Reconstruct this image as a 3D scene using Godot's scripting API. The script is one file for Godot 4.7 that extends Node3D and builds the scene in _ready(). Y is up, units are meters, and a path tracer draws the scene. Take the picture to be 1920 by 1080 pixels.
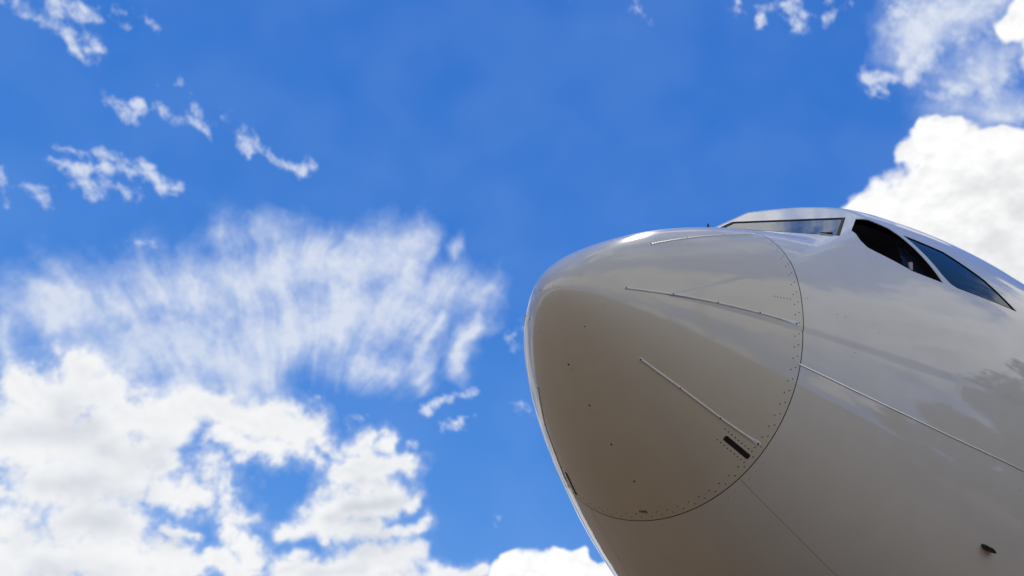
extends Node3D
# A white airliner's nose from below and ahead, under a blue sky with fair-weather clouds.
# Aeroplane frame: x runs aft from the nose tip, y is up, z is to port. The apron is y = 0.

const AXIS := 5.646            # height of the fuselage axis above the apron
const RADIUS := 3.0
const SKY_WIDE := 4096
const SKY_HIGH := 2048
const FIELD_WIDE := 1440
const FIELD_HIGH := 360

var mat := {}
var skin_noise := FastNoiseLite.new()
var sky_fine := FastNoiseLite.new()
var sky_billow := FastNoiseLite.new()
var sky_streak := FastNoiseLite.new()
var sky_warp := FastNoiseLite.new()
var heap := PackedFloat32Array()      # cumulus
var veil := PackedFloat32Array()      # thin high cloud
var wisp := PackedFloat32Array()      # torn shreds
var fluff := PackedFloat32Array()     # soft low banks
var bands: Array = []


func _ready() -> void:
	# camera
	var cam := Camera3D.new()
	cam.name = "camera"
	cam.position = Vector3(-4.4080, -4.0452 + AXIS, 4.3888)
	cam.rotation_degrees = Vector3(29.0786, -42.2582, 11.6093)
	cam.fov = 35.1916
	cam.near = 0.05
	cam.far = 6000.0
	add_child(cam)
	# sky, exposure
	var env := Environment.new()
	env.background_mode = Environment.BG_SKY
	env.tonemap_mode = Environment.TONE_MAPPER_LINEAR
	env.tonemap_exposure = 1.0
	env.sdfgi_enabled = true
	env.ssao_enabled = true
	env.ssil_enabled = true
	var sky := Sky.new()
	var pano := PanoramaSkyMaterial.new()
	pano.panorama = build_sky()
	sky.sky_material = pano
	env.sky = sky
	var we := WorldEnvironment.new()
	we.name = "world_environment"
	we.environment = env
	add_child(we)
	# sun
	var sun := DirectionalLight3D.new()
	sun.name = "sun"
	sun.light_energy = 0.6
	sun.light_color = Color(1.0, 0.96, 0.9)
	sun.light_angular_distance = 0.55
	sun.shadow_enabled = true
	add_child(sun)
	sun.look_at_from_position(Vector3(0.35, 0.85, -0.4) * 50.0, Vector3.ZERO)

	make_materials()
	build_ground()
	build_airliner()
	build_surroundings()


# ---------------------------------------------------------------- helpers

func tag(o: Node, label := "", category := "", group := "", kind := "") -> Node:
	if label: o.set_meta("label", label)
	if category: o.set_meta("category", category)
	if group: o.set_meta("group", group)
	if kind: o.set_meta("kind", kind)
	return o


func put(called: String, mesh: Mesh, material: Material, parent: Node) -> MeshInstance3D:
	var o := MeshInstance3D.new()
	o.name = called
	o.mesh = mesh
	if material: o.material_override = material
	parent.add_child(o, true)
	return o


func plain(color: Color, rough: float, spec := 0.5) -> StandardMaterial3D:
	var m := StandardMaterial3D.new()
	m.albedo_color = color.linear_to_srgb()
	m.roughness = rough
	m.metallic_specular = spec
	return m


func soup(tris: Array) -> ArrayMesh:
	# tris: [point, normal] pairs, three by three; windings are turned to agree with the normals
	var v := PackedVector3Array()
	var n := PackedVector3Array()
	for i in range(0, tris.size(), 3):
		var a: Array = tris[i]
		var b: Array = tris[i + 1]
		var c: Array = tris[i + 2]
		var flat: Vector3 = (b[0] - a[0]).cross(c[0] - a[0])
		var want: Vector3 = a[1] + b[1] + c[1]
		if flat.dot(want) > 0.0:
			v.append_array([a[0], c[0], b[0]])
			n.append_array([a[1], c[1], b[1]])
		else:
			v.append_array([a[0], b[0], c[0]])
			n.append_array([a[1], b[1], c[1]])
	var arr := []
	arr.resize(Mesh.ARRAY_MAX)
	arr[Mesh.ARRAY_VERTEX] = v
	arr[Mesh.ARRAY_NORMAL] = n
	var m := ArrayMesh.new()
	if v.size(): m.add_surface_from_arrays(Mesh.PRIMITIVE_TRIANGLES, arr)
	return m


func quad(tris: Array, a: Vector3, b: Vector3, c: Vector3, d: Vector3, n: Vector3) -> void:
	tris.append_array([[a, n], [b, n], [c, n], [a, n], [c, n], [d, n]])


func ball(tris: Array, at: Vector3, up: Vector3, wide: float, high: float, around := 8, rows := 3) -> void:
	# a low dome
	var side := up.cross(Vector3(0.31, 0.52, 0.79)).normalized()
	var fore := up.cross(side)
	var last: Array = []
	for k in rows + 1:
		var t := PI / 2 * k / rows
		var ring: Array = []
		for j in around + 1:
			var f := TAU * j / around
			var out := side * cos(f) + fore * sin(f)
			var p := at + out * wide * cos(t) + up * high * sin(t)
			ring.append([p, (out * cos(t) / wide + up * sin(t) / maxf(high, 1e-4)).normalized()])
		if k > 0:
			for j in around:
				tris.append_array([last[j], last[j + 1], ring[j + 1], last[j], ring[j + 1], ring[j]])
		last = ring


func disc(tris: Array, at: Vector3, up: Vector3, wide: float, long: float, along: Vector3, around := 8) -> void:
	var fore := (along - up * along.dot(up)).normalized()
	var side := up.cross(fore)
	for j in around:
		var f := TAU * j / around
		var g := TAU * (j + 1) / around
		tris.append_array([[at, up], [at + fore * long * cos(f) + side * wide * sin(f), up], [at + fore * long * cos(g) + side * wide * sin(g), up]])


func tube(path: Array, radii: Array, around: int, closed := true) -> Array:
	var tris: Array = []
	var last: Array = []
	for i in path.size():
		var a: Vector3 = path[maxi(i - 1, 0)]
		var b: Vector3 = path[mini(i + 1, path.size() - 1)]
		var along := (b - a).normalized()
		var side := along.cross(Vector3.UP if absf(along.y) < 0.9 else Vector3.RIGHT).normalized()
		var fore := along.cross(side)
		var ring: Array = []
		for j in around + 1:
			var f := TAU * j / around
			var out := side * cos(f) + fore * sin(f)
			ring.append([path[i] + out * radii[i], out])
		if i > 0:
			for j in around:
				tris.append_array([last[j], last[j + 1], ring[j + 1], last[j], ring[j + 1], ring[j]])
		if closed and (i == 0 or i == path.size() - 1):
			var way := -along if i == 0 else along
			for j in around:
				tris.append_array([[path[i], way], [ring[j][0], way], [ring[j + 1][0], way]])
		last = ring
	return tris


func box(tris: Array, c: Vector3, s: Vector3) -> void:
	var h := s / 2
	for axis in 3:
		for way in [-1.0, 1.0]:
			var n := Vector3.ZERO
			n[axis] = way
			var u := Vector3.ZERO
			u[(axis + 1) % 3] = h[(axis + 1) % 3]
			var w := Vector3.ZERO
			w[(axis + 2) % 3] = h[(axis + 2) % 3]
			var m: Vector3 = c + n * h[axis]
			quad(tris, m - u - w, m + u - w, m + u + w, m - u + w, n)


# ---------------------------------------------------------------- sky

func splat(field: PackedFloat32Array, az0: float, el0: float, az1: float, el1: float, r: float, s: float) -> void:
	# a capsule of cloud between two directions (degrees), r thick; strongest in the middle
	var k := FIELD_WIDE / 360.0
	var reach := r * 1.9
	var mid := cos(deg_to_rad(clampf((el0 + el1) / 2, 0, 80)))
	var from_row := maxi(0, int((minf(el0, el1) - reach) * k))
	var to_row := mini(FIELD_HIGH - 1, int((maxf(el0, el1) + reach) * k) + 1)
	var from_col := int(floor((minf(az0, az1) - reach / mid + 180.0) * k))
	var to_col := int((maxf(az0, az1) + reach / mid + 180.0) * k) + 1
	var bx := (az1 - az0) * mid
	var by := el1 - el0
	var bb := bx * bx + by * by + 1e-6
	for row in range(from_row, to_row + 1):
		var py := (row + 0.5) / k - el0
		for col in range(from_col, to_col + 1):
			var px := ((col + 0.5) / k - 180.0 - az0) * mid
			var t := clampf((px * bx + py * by) / bb, 0.0, 1.0)
			var dx := px - bx * t
			var dy := py - by * t
			var v := s * (1.0 - sqrt(dx * dx + dy * dy) / r)
			var at := row * FIELD_WIDE + posmod(col, FIELD_WIDE)
			var old := field[at]
			if v > old - 0.25:
				# smooth union
				var h := clampf(0.5 + 0.5 * (v - old) / 0.25, 0.0, 1.0)
				field[at] = lerpf(old, v, h) + 0.25 * h * (1.0 - h) * 0.6


func read(field: PackedFloat32Array, az: float, el: float) -> float:
	var k := FIELD_WIDE / 360.0
	var x := (az + 180.0) * k - 0.5
	var y := clampf(el * k - 0.5, 0.0, FIELD_HIGH - 1.001)
	var x0 := int(floor(x))
	var y0 := int(y)
	var fx := x - x0
	var fy := y - y0
	x0 = posmod(x0, FIELD_WIDE)
	var x1 := (x0 + 1) % FIELD_WIDE
	var a := y0 * FIELD_WIDE
	var b := mini(y0 + 1, FIELD_HIGH - 1) * FIELD_WIDE
	return lerpf(lerpf(field[a + x0], field[a + x1], fx), lerpf(field[b + x0], field[b + x1], fx), fy)


func smooth(a: float, b: float, x: float) -> float:
	var t := clampf((x - a) / (b - a), 0.0, 1.0)
	return t * t * (3.0 - 2.0 * t)


func air(el: float) -> Color:
	# clear air, paler and whiter towards the horizon (linear values)
	var e := maxf(el, 0.0)
	return Color(0.034 + 0.20 * exp(-e / 11.0), 0.158 + 0.30 * exp(-e / 16.0), 0.56 + 0.33 * exp(-e / 24.0))


func cloud_color(az: float, el: float) -> Color:
	var a := deg_to_rad(az)
	var e := deg_to_rad(el)
	var d := Vector3(sin(a) * cos(e), sin(e), -cos(a) * cos(e))
	var c := air(el)
	var q := d * 100.0
	var w1 := sky_warp.get_noise_3d(q.x, q.y, q.z)
	var w2 := sky_warp.get_noise_3d(q.x + 311.0, q.y, q.z)
	var w3 := sky_warp.get_noise_3d(q.x * 3.3, q.y * 3.3 + 97.0, q.z * 3.3)
	var w4 := sky_warp.get_noise_3d(q.x * 3.3 + 211.0, q.y * 3.3, q.z * 3.3)
	var around := 1.0 / maxf(cos(e), 0.2)
	# thin air-borne haze unevenness
	c = c.lerp(Color(0.30, 0.47, 0.86), clampf(0.05 + 0.10 * w1, 0.0, 0.2))
	# high veil, drawn out in fibres that fan from one place
	var vf := read(veil, az + (w1 * 1.5 + w3 * 0.5) * around, el + w2 * 1.2 + w4 * 0.4)
	if vf > -0.95:
		var fx := (wrapf(az - 32.53, -180.0, 180.0)) * 0.88
		var fy := el - 11.59
		var rad := sqrt(fx * fx + fy * fy) + 4.0
		var turn := atan2(fx, fy) + w1 * 0.09 + w3 * 0.008
		var fib := sky_streak.get_noise_2d(turn * 190.0, rad * 2.0 + w2 * 4.0)
		var fib2 := sky_streak.get_noise_2d(turn * 80.0 + 77.0, rad * 1.7 + w2 * 4.0)
		var grain := sky_fine.get_noise_3d(q.x * 1.6, q.y * 1.6, q.z * 1.6)
		var fuzz := sky_fine.get_noise_3d(q.x * 7.0, q.y * 7.0 + 15.0, q.z * 7.0)
		var al := smooth(-0.58, 1.30, vf * 1.15 + 0.44 * fib + 0.36 * fib2 + 0.26 * grain + 0.16 * fuzz + 0.06)
		al = clampf(al * (0.92 + 0.20 * fib + 0.12 * fuzz), 0.0, 1.0)
		c = c.lerp(Color(0.60, 0.70, 0.88).lerp(Color(0.82, 0.86, 0.92), al), al * 0.80)
	# torn shreds
	var wf := read(wisp, az + (w1 * 0.35 + w3 * 0.4) * around, el + w2 * 0.3 + w4 * 0.35)
	if wf > -0.95:
		# drawn out along the wind
		var su := az * 0.88
		var sv := el
		var lu := su * 0.83 - sv * 0.56
		var lv := su * 0.56 + sv * 0.83
		var g1 := sky_fine.get_noise_2d(lu * 2.4 + w2 * 2.0, lv * 7.0 + w1 * 3.0)
		var g2 := sky_fine.get_noise_3d(q.x * 4.2 + 9.0, q.y * 4.2, q.z * 4.2)
		var g5 := sky_fine.get_noise_3d(q.x * 9.0 + 9.0, q.y * 9.0, q.z * 9.0)
		var g6 := sky_fine.get_noise_3d(q.x * 1.4, q.y * 1.4 + 40.0, q.z * 1.4)
		var al2 := smooth(-0.08, 1.62, wf * 1.0 + 0.95 * g1 + 0.66 * g2 + 0.46 * g5 + 0.30 * g6)
		c = c.lerp(Color(0.74, 0.80, 0.91), clampf(al2 * 0.92, 0.0, 0.82))
	# soft low banks, white above and grey where the cloud lies deep
	var ff := read(fluff, az + (w1 * 0.7 + w3 * 0.55) * around, el + w2 * 0.6 + w4 * 0.5)
	if ff > -0.95:
		var s1 := sky_fine.get_noise_3d(q.x * 0.55, q.y * 0.55 + 20.0, q.z * 0.55)
		var s2 := sky_fine.get_noise_3d(q.x * 2.0 + 60.0, q.y * 2.0, q.z * 2.0)
		var s3 := sky_fine.get_noise_3d(q.x * 6.0 + 60.0, q.y * 6.0, q.z * 6.0)
		var p1 := sky_billow.get_noise_3d(q.x * 1.6, q.y * 1.6 + 8.0, q.z * 1.6)
		var s5 := sky_fine.get_noise_3d(q.x * 13.0 + 30.0, q.y * 13.0, q.z * 13.0)
		var dn := ff * 1.1 + 0.38 * s1 + 0.50 * s2 + 0.32 * s3 + 0.17 * s5 - 0.12 * (p1 + 0.5) + 0.02
		var al4 := smooth(-0.26 - 0.3 * s1, 0.62 + 0.35 * s1, dn)
		var rim := smooth(-0.85, 0.45, ff + 0.6 * s2 + 0.4 * s1 + 0.35 * s3) * 0.40
		c = c.lerp(Color(0.66, 0.74, 0.88), rim)
		if al4 > 0.0:
			var below := read(fluff, az, el + 2.6)
			var s4 := sky_fine.get_noise_3d(q.x * 0.33, q.y * 0.6 + 120.0, q.z * 0.33)
			var grey := smooth(0.05, 1.15, 0.60 * maxf(below, 0.0) + 0.35 * maxf(ff, 0.0) + 0.60 * s4 + 0.15 * s1 + 0.06 * s2 - 0.10)
			var rel := s2 - sky_fine.get_noise_3d(q.x * 2.0 + 60.3, q.y * 2.0 + 1.5, q.z * 2.0)
			var lit4 := 0.94 - 0.24 * grey + 0.05 * clampf(rel, -0.7, 0.5) + 0.02 * s3 - 0.03 * (p1 + 0.5)
			c = c.lerp(Color(0.97 * lit4 - 0.035 * grey, 0.98 * lit4 - 0.01 * grey, 0.985 * lit4 + 0.045 * grey), al4 * 0.97)
	# heaped cloud
	var ha := az + (w1 * 1.5 + w3 * 0.55) * around
	var he := el + w2 * 1.2 + w4 * 0.5
	var hf := read(heap, ha, he)
	if hf > -0.8:
		var b1 := -2.0 * sky_billow.get_noise_3d(q.x, q.y, q.z) - 1.0
		var b2 := -2.0 * sky_billow.get_noise_3d(q.x * 2.7, q.y * 2.7 + 31.0, q.z * 2.7) - 1.0
		var g3 := sky_fine.get_noise_3d(q.x * 4.0, q.y * 4.0, q.z * 4.0)
		var g4 := sky_fine.get_noise_3d(q.x * 0.6, q.y * 0.6 + 70.0, q.z * 0.6)
		var lump := 0.20 * b1 + 0.13 * b2 + 0.10 * g3
		var dens := hf * 1.25 + lump + 0.06
		var al3 := smooth(-0.04, 0.16 + 0.25 * maxf(0.0, g4 + w1), dens)
		if al3 > 0.0:
			# the sun stands above and a little to the right of these clouds: depth of cloud towards it darkens
			var sx := wrapf(41.0 - az, -180.0, 180.0)
			var sl := sqrt(sx * sx + 30.0 * 30.0)
			var ux := sx / sl
			var uy := 30.0 / sl
			var o2 := maxf(0.0, read(heap, ha + ux * 1.8 * around, he + uy * 1.8))
			var o3 := maxf(0.0, read(heap, ha + ux * 3.8 * around, he + uy * 3.8))
			var deep := clampf(0.6 * o2 + 0.6 * o3, 0.0, 1.0)
			var relief := b1 + 2.0 * sky_billow.get_noise_3d(q.x + ux * 0.9, q.y + uy * 0.9, q.z) + 1.0
			var relief2 := b2 + 2.0 * sky_billow.get_noise_3d(q.x * 2.7 + ux * 0.9, q.y * 2.7 + 31.0 + uy * 0.9, q.z * 2.7) + 1.0
			var sunny := 1.0 - smooth(0.0, 0.8, deep)
			var lit := 1.0 - 0.22 * smooth(0.3, 1.2, deep + 0.30 * g4) - (0.05 + 0.06 * sunny) * clampf(relief * 2.0, -0.7, 1.0) - 0.05 * clampf(relief2 * 2.0, -0.8, 1.0) + 0.05 * g3
			lit = clampf(lit, 0.55, 1.05)
			var white := Color(0.985 * lit, 0.985 * lit, 0.98 * lit).lerp(Color(0.70, 0.745, 0.83), 0.9 * clampf(1.0 - lit, 0.0, 1.0))
			c = c.lerp(white, al3 * 0.985)
	return c


func sky_band(n: int) -> void:
	# 32 rows of the panorama; outside the part of the sky over the nose at half the fineness
	var out := PackedFloat32Array()
	out.resize(32 * SKY_WIDE * 3)
	for pair in 16:
		var row := n * 32 + pair * 2
		var el_mid := 90.0 - (row + 1.0) / SKY_HIGH * 180.0
		var fine_row := el_mid > 2.0 and el_mid < 52.0
		var col := 0
		while col < SKY_WIDE:
			var az := wrapf((col + 1.0) / SKY_WIDE * 360.0, -180.0, 180.0)
			var fine := fine_row and az > -6.0 and az < 90.0
			if fine:
				for k in 4:
					var r := row + k / 2
					var q := col + k % 2
					var c := cloud_color(wrapf((q + 0.5) / SKY_WIDE * 360.0, -180.0, 180.0), 90.0 - (r + 0.5) / SKY_HIGH * 180.0)
					var at := ((r - n * 32) * SKY_WIDE + q) * 3
					out[at] = c.r
					out[at + 1] = c.g
					out[at + 2] = c.b
			else:
				var c := cloud_color(az, maxf(el_mid, 0.1))
				for k in 4:
					var at := ((pair * 2 + k / 2) * SKY_WIDE + col + k % 2) * 3
					out[at] = c.r
					out[at + 1] = c.g
					out[at + 2] = c.b
			col += 2
	bands[n] = out


func build_sky() -> ImageTexture:
	sky_fine.seed = 11
	sky_fine.frequency = 0.11
	sky_fine.fractal_octaves = 5
	sky_fine.fractal_gain = 0.58
	sky_billow.seed = 23
	sky_billow.noise_type = FastNoiseLite.TYPE_CELLULAR
	sky_billow.cellular_return_type = FastNoiseLite.RETURN_DISTANCE
	sky_billow.frequency = 0.22
	sky_billow.cellular_jitter = 1.0
	sky_billow.fractal_type = FastNoiseLite.FRACTAL_FBM
	sky_billow.fractal_octaves = 3
	sky_billow.fractal_gain = 0.5
	sky_streak.seed = 5
	sky_streak.frequency = 0.035
	sky_streak.fractal_octaves = 4
	sky_warp.seed = 71
	sky_warp.frequency = 0.075
	sky_warp.fractal_octaves = 3
	for f in 4:
		var empty := PackedFloat32Array()
		empty.resize(FIELD_WIDE * FIELD_HIGH)
		empty.fill(-1.0)
		if f == 0: heap = empty
		elif f == 1: veil = empty
		elif f == 2: wisp = empty
		else: fluff = empty
	place_clouds()
	bands.resize(SKY_HIGH / 64)
	var job := WorkerThreadPool.add_group_task(sky_band, SKY_HIGH / 64)
	WorkerThreadPool.wait_for_group_task_completion(job)
	var all := PackedFloat32Array()
	for b in bands: all.append_array(b)
	bands.clear()
	var low := PackedFloat32Array()          # below the horizon: the colour of the apron in haze
	low.resize(SKY_WIDE * SKY_HIGH / 2 * 3)
	low.fill(0.22)
	all.append_array(low)
	var im := Image.create_from_data(SKY_WIDE, SKY_HIGH, false, Image.FORMAT_RGBF, all.to_byte_array())
	return ImageTexture.create_from_image(im)


func place_clouds() -> void:
	# [azimuth, elevation, azimuth, elevation, half thickness, strength] in degrees
	# great heap behind the cockpit
	lay(heap, [[73.21, 38.10, 73.21, 38.10, 2.06, 0.95], [75.49, 36.94, 75.49, 36.94, 2.42, 1.00], [71.84, 36.06, 71.84, 36.06, 2.63, 1.00], [69.31, 35.62, 69.31, 35.62, 2.34, 0.95], [67.03, 35.11, 67.03, 35.11, 1.78, 0.80], [74.44, 33.78, 74.44, 33.78, 4.06, 1.00], [71.27, 39.13, 71.27, 39.13, 1.26, 0.80], [72.79, 39.28, 72.79, 39.28, 1.12, 0.75], [75.30, 38.68, 75.30, 38.68, 1.19, 0.75], [76.66, 37.67, 76.66, 37.67, 1.51, 0.85], [77.55, 33.75, 77.55, 33.75, 3.86, 1.00], [72.07, 32.46, 72.07, 32.46, 5.45, 1.00], [78.05, 28.74, 78.05, 28.74, 4.67, 1.00]])
	# heap in the top right corner
	lay(heap, [[79.07, 45.59, 79.07, 45.59, 1.51, 1.00], [77.71, 44.87, 77.71, 44.87, 0.85, 0.80], [80.31, 43.94, 80.31, 43.94, 1.67, 1.00]])
	# small bright heap low beside the nose
	lay(heap, [[46.64, 11.88, 46.64, 11.88, 1.67, 1.00], [48.29, 11.92, 48.29, 11.92, 1.85, 1.00], [49.82, 12.73, 49.82, 12.73, 1.47, 1.00], [50.80, 12.09, 50.80, 12.09, 1.27, 1.00], [47.35, 12.57, 47.35, 12.57, 1.09, 0.90], [48.89, 12.95, 48.89, 12.95, 1.09, 0.85], [49.86, 13.58, 49.86, 13.58, 0.77, 0.70], [52.06, 11.92, 52.06, 11.92, 1.89, 1.00]])
	# low bank, upper left part
	lay(fluff, [[17.44, 17.11, 17.44, 17.11, 1.40, 0.90], [15.22, 14.95, 19.17, 16.74, 1.45, 0.95], [20.36, 15.75, 23.55, 15.78, 1.47, 0.95], [15.43, 12.86, 20.34, 13.52, 2.62, 1.00], [21.28, 13.49, 23.32, 13.88, 1.10, 0.90], [23.24, 13.67, 23.24, 13.67, 0.90, 0.80], [18.23, 10.72, 22.08, 12.26, 1.82, 1.00], [24.11, 11.81, 26.23, 12.22, 0.91, 0.85], [25.18, 12.73, 25.18, 12.73, 0.71, 0.70], [16.34, 9.84, 16.34, 9.84, 0.37, 0.70], [19.84, 8.95, 23.51, 9.35, 1.52, 0.95], [17.37, 8.10, 17.37, 8.10, 1.54, 0.60]])
	# low bank, arm to the right
	lay(fluff, [[23.01, 16.75, 26.32, 17.24, 1.08, 0.95], [26.50, 16.74, 30.76, 17.23, 1.42, 1.00], [31.27, 17.56, 31.27, 17.56, 1.07, 0.90], [27.63, 15.42, 29.87, 15.75, 0.74, 0.85], [30.52, 15.85, 31.23, 15.77, 0.53, 0.70], [32.39, 16.98, 32.39, 16.98, 0.46, 0.50], [26.19, 15.73, 26.90, 15.61, 0.73, 0.80]])
	# low bank, foot
	lay(fluff, [[18.47, 6.83, 22.71, 7.59, 1.93, 1.00], [23.51, 7.80, 26.40, 8.52, 1.57, 1.00], [26.52, 9.06, 27.44, 8.47, 0.70, 0.90], [25.05, 10.30, 27.19, 10.05, 0.31, 0.70], [29.81, 10.57, 30.80, 9.70, 0.72, 0.95], [28.53, 9.10, 29.42, 9.25, 0.71, 0.85], [28.29, 11.82, 29.03, 10.60, 0.65, 0.45], [26.02, 13.69, 27.69, 12.45, 0.72, 0.40], [29.88, 8.81, 30.84, 8.79, 0.57, 0.80], [27.88, 9.61, 28.25, 9.46, 0.28, 0.60], [27.35, 11.58, 29.57, 11.67, 0.43, 0.30]])
	# loose heap in the middle
	lay(fluff, [[34.01, 17.04, 35.41, 18.04, 0.43, 0.60], [36.46, 18.08, 37.03, 18.07, 0.47, 0.70], [34.93, 16.27, 38.08, 17.30, 0.66, 0.95], [34.07, 15.41, 36.70, 15.88, 0.62, 0.90], [35.33, 17.09, 35.33, 17.09, 0.62, 0.75], [32.11, 15.66, 32.69, 15.48, 0.38, 0.50], [33.05, 16.55, 33.77, 16.46, 0.35, 0.45]])
	# second loose heap
	lay(fluff, [[31.39, 11.57, 33.52, 12.71, 0.45, 0.80], [33.18, 12.95, 37.49, 14.88, 1.07, 1.00], [33.70, 12.11, 36.82, 12.93, 0.68, 0.90], [37.81, 14.30, 38.76, 14.89, 0.39, 0.75], [33.92, 11.59, 33.92, 11.59, 0.37, 0.70], [37.57, 12.65, 39.70, 13.60, 0.39, 0.65], [39.78, 13.97, 39.78, 13.97, 0.27, 0.50], [32.12, 12.92, 33.28, 13.51, 0.34, 0.50]])
	# heaps along the lower edge
	lay(fluff, [[32.21, 8.98, 35.62, 10.04, 0.89, 1.00], [35.53, 10.33, 39.19, 11.56, 1.02, 1.00], [39.14, 12.02, 40.06, 12.09, 0.46, 0.65], [40.55, 11.43, 41.56, 11.44, 0.35, 0.50], [41.32, 11.02, 44.52, 11.63, 0.42, 0.85], [32.34, 10.11, 32.77, 10.40, 0.29, 0.45], [35.76, 9.51, 44.04, 10.73, 0.84, 0.95]])
	# great fan of high cloud
	lay(veil, [[14.99, 20.15, 23.61, 23.46, 2.50, 0.85], [23.19, 24.51, 32.85, 28.94, 2.32, 0.85], [19.16, 19.41, 26.94, 20.26, 2.58, 1.00], [26.21, 22.24, 34.58, 25.90, 3.10, 1.00], [33.95, 27.31, 39.30, 28.34, 1.74, 0.80], [37.66, 26.10, 37.04, 22.02, 0.87, 0.90], [39.94, 26.16, 39.56, 23.75, 0.80, 0.85], [33.85, 22.12, 35.85, 21.57, 0.99, 0.65], [21.44, 26.99, 25.41, 28.17, 0.81, 0.30], [30.92, 29.99, 33.97, 30.36, 0.79, 0.55], [36.77, 30.32, 37.70, 31.01, 0.54, 0.40], [39.45, 27.78, 40.57, 28.76, 0.50, 0.65], [13.29, 20.77, 15.29, 18.48, 0.91, 0.80], [22.70, 17.96, 27.12, 18.80, 1.22, 0.70]])
	# pale veil at the left edge
	lay(veil, [[12.68, 17.61, 13.92, 15.88, 0.67, 0.50], [12.31, 16.83, 12.31, 16.83, 0.76, 0.60]])
	# veil at upper right
	lay(veil, [[73.61, 42.20, 75.85, 43.04, 1.81, 0.75], [72.79, 41.12, 76.87, 40.42, 1.43, 0.75], [71.30, 40.54, 74.12, 40.37, 1.07, 0.60], [70.92, 45.45, 75.49, 45.68, 1.58, 0.60], [75.70, 41.90, 75.70, 41.90, 1.28, 0.70]])
	# shreds at top left
	lay(wisp, [[6.30, 34.90, 8.44, 35.80, 0.79, 0.95], [7.83, 35.02, 8.95, 35.46, 0.53, 0.90], [8.51, 36.17, 9.08, 35.36, 0.36, 0.90], [8.97, 36.15, 10.26, 36.62, 0.36, 0.50], [9.48, 35.92, 10.80, 35.92, 0.32, 0.45], [10.51, 35.77, 11.05, 35.94, 0.23, 0.40], [6.13, 33.89, 6.95, 33.86, 0.43, 0.80], [6.82, 33.78, 7.84, 33.85, 0.52, 0.80], [7.71, 33.77, 8.75, 33.50, 0.53, 0.85], [8.73, 33.25, 10.14, 33.89, 0.45, 1.00], [9.33, 33.13, 9.75, 33.01, 0.40, 0.85], [9.13, 34.37, 9.72, 34.18, 0.36, 0.60], [5.67, 33.42, 6.20, 33.66, 0.17, 0.40], [11.58, 37.16, 12.07, 36.79, 0.33, 0.90], [12.07, 36.79, 12.89, 36.78, 0.23, 0.70], [4.49, 33.93, 4.94, 34.03, 0.50, 0.30]])
	# shreds at left
	lay(wisp, [[11.24, 31.89, 11.76, 31.47, 0.23, 0.60], [12.09, 31.70, 13.10, 31.50, 0.42, 0.85], [13.30, 31.46, 13.93, 31.30, 0.42, 0.95], [13.58, 31.82, 14.18, 32.20, 0.42, 0.95], [14.03, 31.66, 14.15, 31.85, 0.38, 0.80], [14.96, 32.69, 15.84, 32.60, 0.34, 0.60], [15.80, 32.31, 16.98, 32.20, 0.53, 0.75], [17.00, 32.54, 18.38, 32.43, 0.34, 0.60], [17.28, 33.11, 19.21, 33.51, 0.44, 0.25], [14.47, 33.77, 15.35, 34.10, 0.24, 0.45], [20.05, 33.22, 20.36, 33.14, 0.20, 0.50], [20.63, 32.82, 21.67, 32.42, 0.41, 0.95], [20.89, 33.27, 21.64, 32.92, 0.36, 0.70], [21.80, 32.57, 22.67, 32.81, 0.31, 0.85], [22.67, 32.81, 23.91, 32.69, 0.41, 0.90], [23.54, 32.63, 25.24, 32.38, 0.52, 1.00], [25.01, 32.44, 26.01, 33.21, 0.47, 0.90], [25.45, 32.34, 25.45, 32.34, 0.37, 0.80]])
	# long streaks at left
	lay(wisp, [[10.42, 27.97, 11.59, 28.10, 0.22, 0.90], [11.59, 28.10, 13.56, 28.92, 0.32, 0.95], [13.39, 28.91, 14.44, 28.91, 0.37, 0.95], [10.50, 27.30, 11.61, 27.40, 0.22, 0.90], [11.48, 27.34, 13.93, 28.20, 0.32, 1.00], [13.84, 28.37, 15.34, 28.52, 0.42, 1.00], [15.06, 28.73, 17.10, 28.57, 0.48, 1.00], [16.00, 28.63, 18.14, 28.65, 0.43, 1.00], [16.87, 28.31, 18.26, 28.25, 0.29, 0.90], [14.27, 28.90, 15.90, 29.20, 0.33, 0.85]])
	# shreds at the left edge
	lay(wisp, [[8.71, 25.25, 9.40, 24.76, 0.38, 0.80], [9.26, 24.69, 9.77, 23.95, 0.25, 0.60], [10.11, 25.27, 11.27, 25.83, 0.35, 0.90], [10.89, 25.31, 11.49, 25.09, 0.39, 0.80], [11.55, 24.96, 12.19, 24.98, 0.22, 0.60], [11.33, 26.03, 11.70, 26.27, 0.13, 0.50], [12.67, 26.98, 14.05, 27.27, 0.55, 0.50], [13.15, 27.03, 14.04, 26.59, 0.46, 0.70], [14.18, 26.65, 14.74, 26.56, 0.32, 0.50], [14.97, 27.50, 15.61, 27.61, 0.28, 0.50], [15.60, 27.27, 16.40, 26.92, 0.38, 0.85], [23.16, 29.04, 23.94, 28.97, 0.26, 0.50], [16.89, 24.91, 18.56, 25.40, 0.19, 0.50]])
	# streak left of the nose
	lay(wisp, [[38.19, 20.33, 39.03, 21.32, 0.38, 0.95], [39.03, 21.32, 41.30, 22.57, 0.33, 0.95], [39.51, 19.84, 40.68, 20.08, 0.33, 0.85], [40.71, 20.42, 41.51, 20.88, 0.16, 0.50], [33.63, 18.68, 34.73, 19.18, 0.27, 0.50], [30.80, 19.24, 31.38, 19.63, 0.16, 0.45], [38.17, 18.32, 38.52, 18.36, 0.22, 0.50], [44.25, 14.67, 44.25, 14.67, 0.32, 0.55], [43.92, 21.53, 44.79, 21.75, 0.28, 0.35]])
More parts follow.
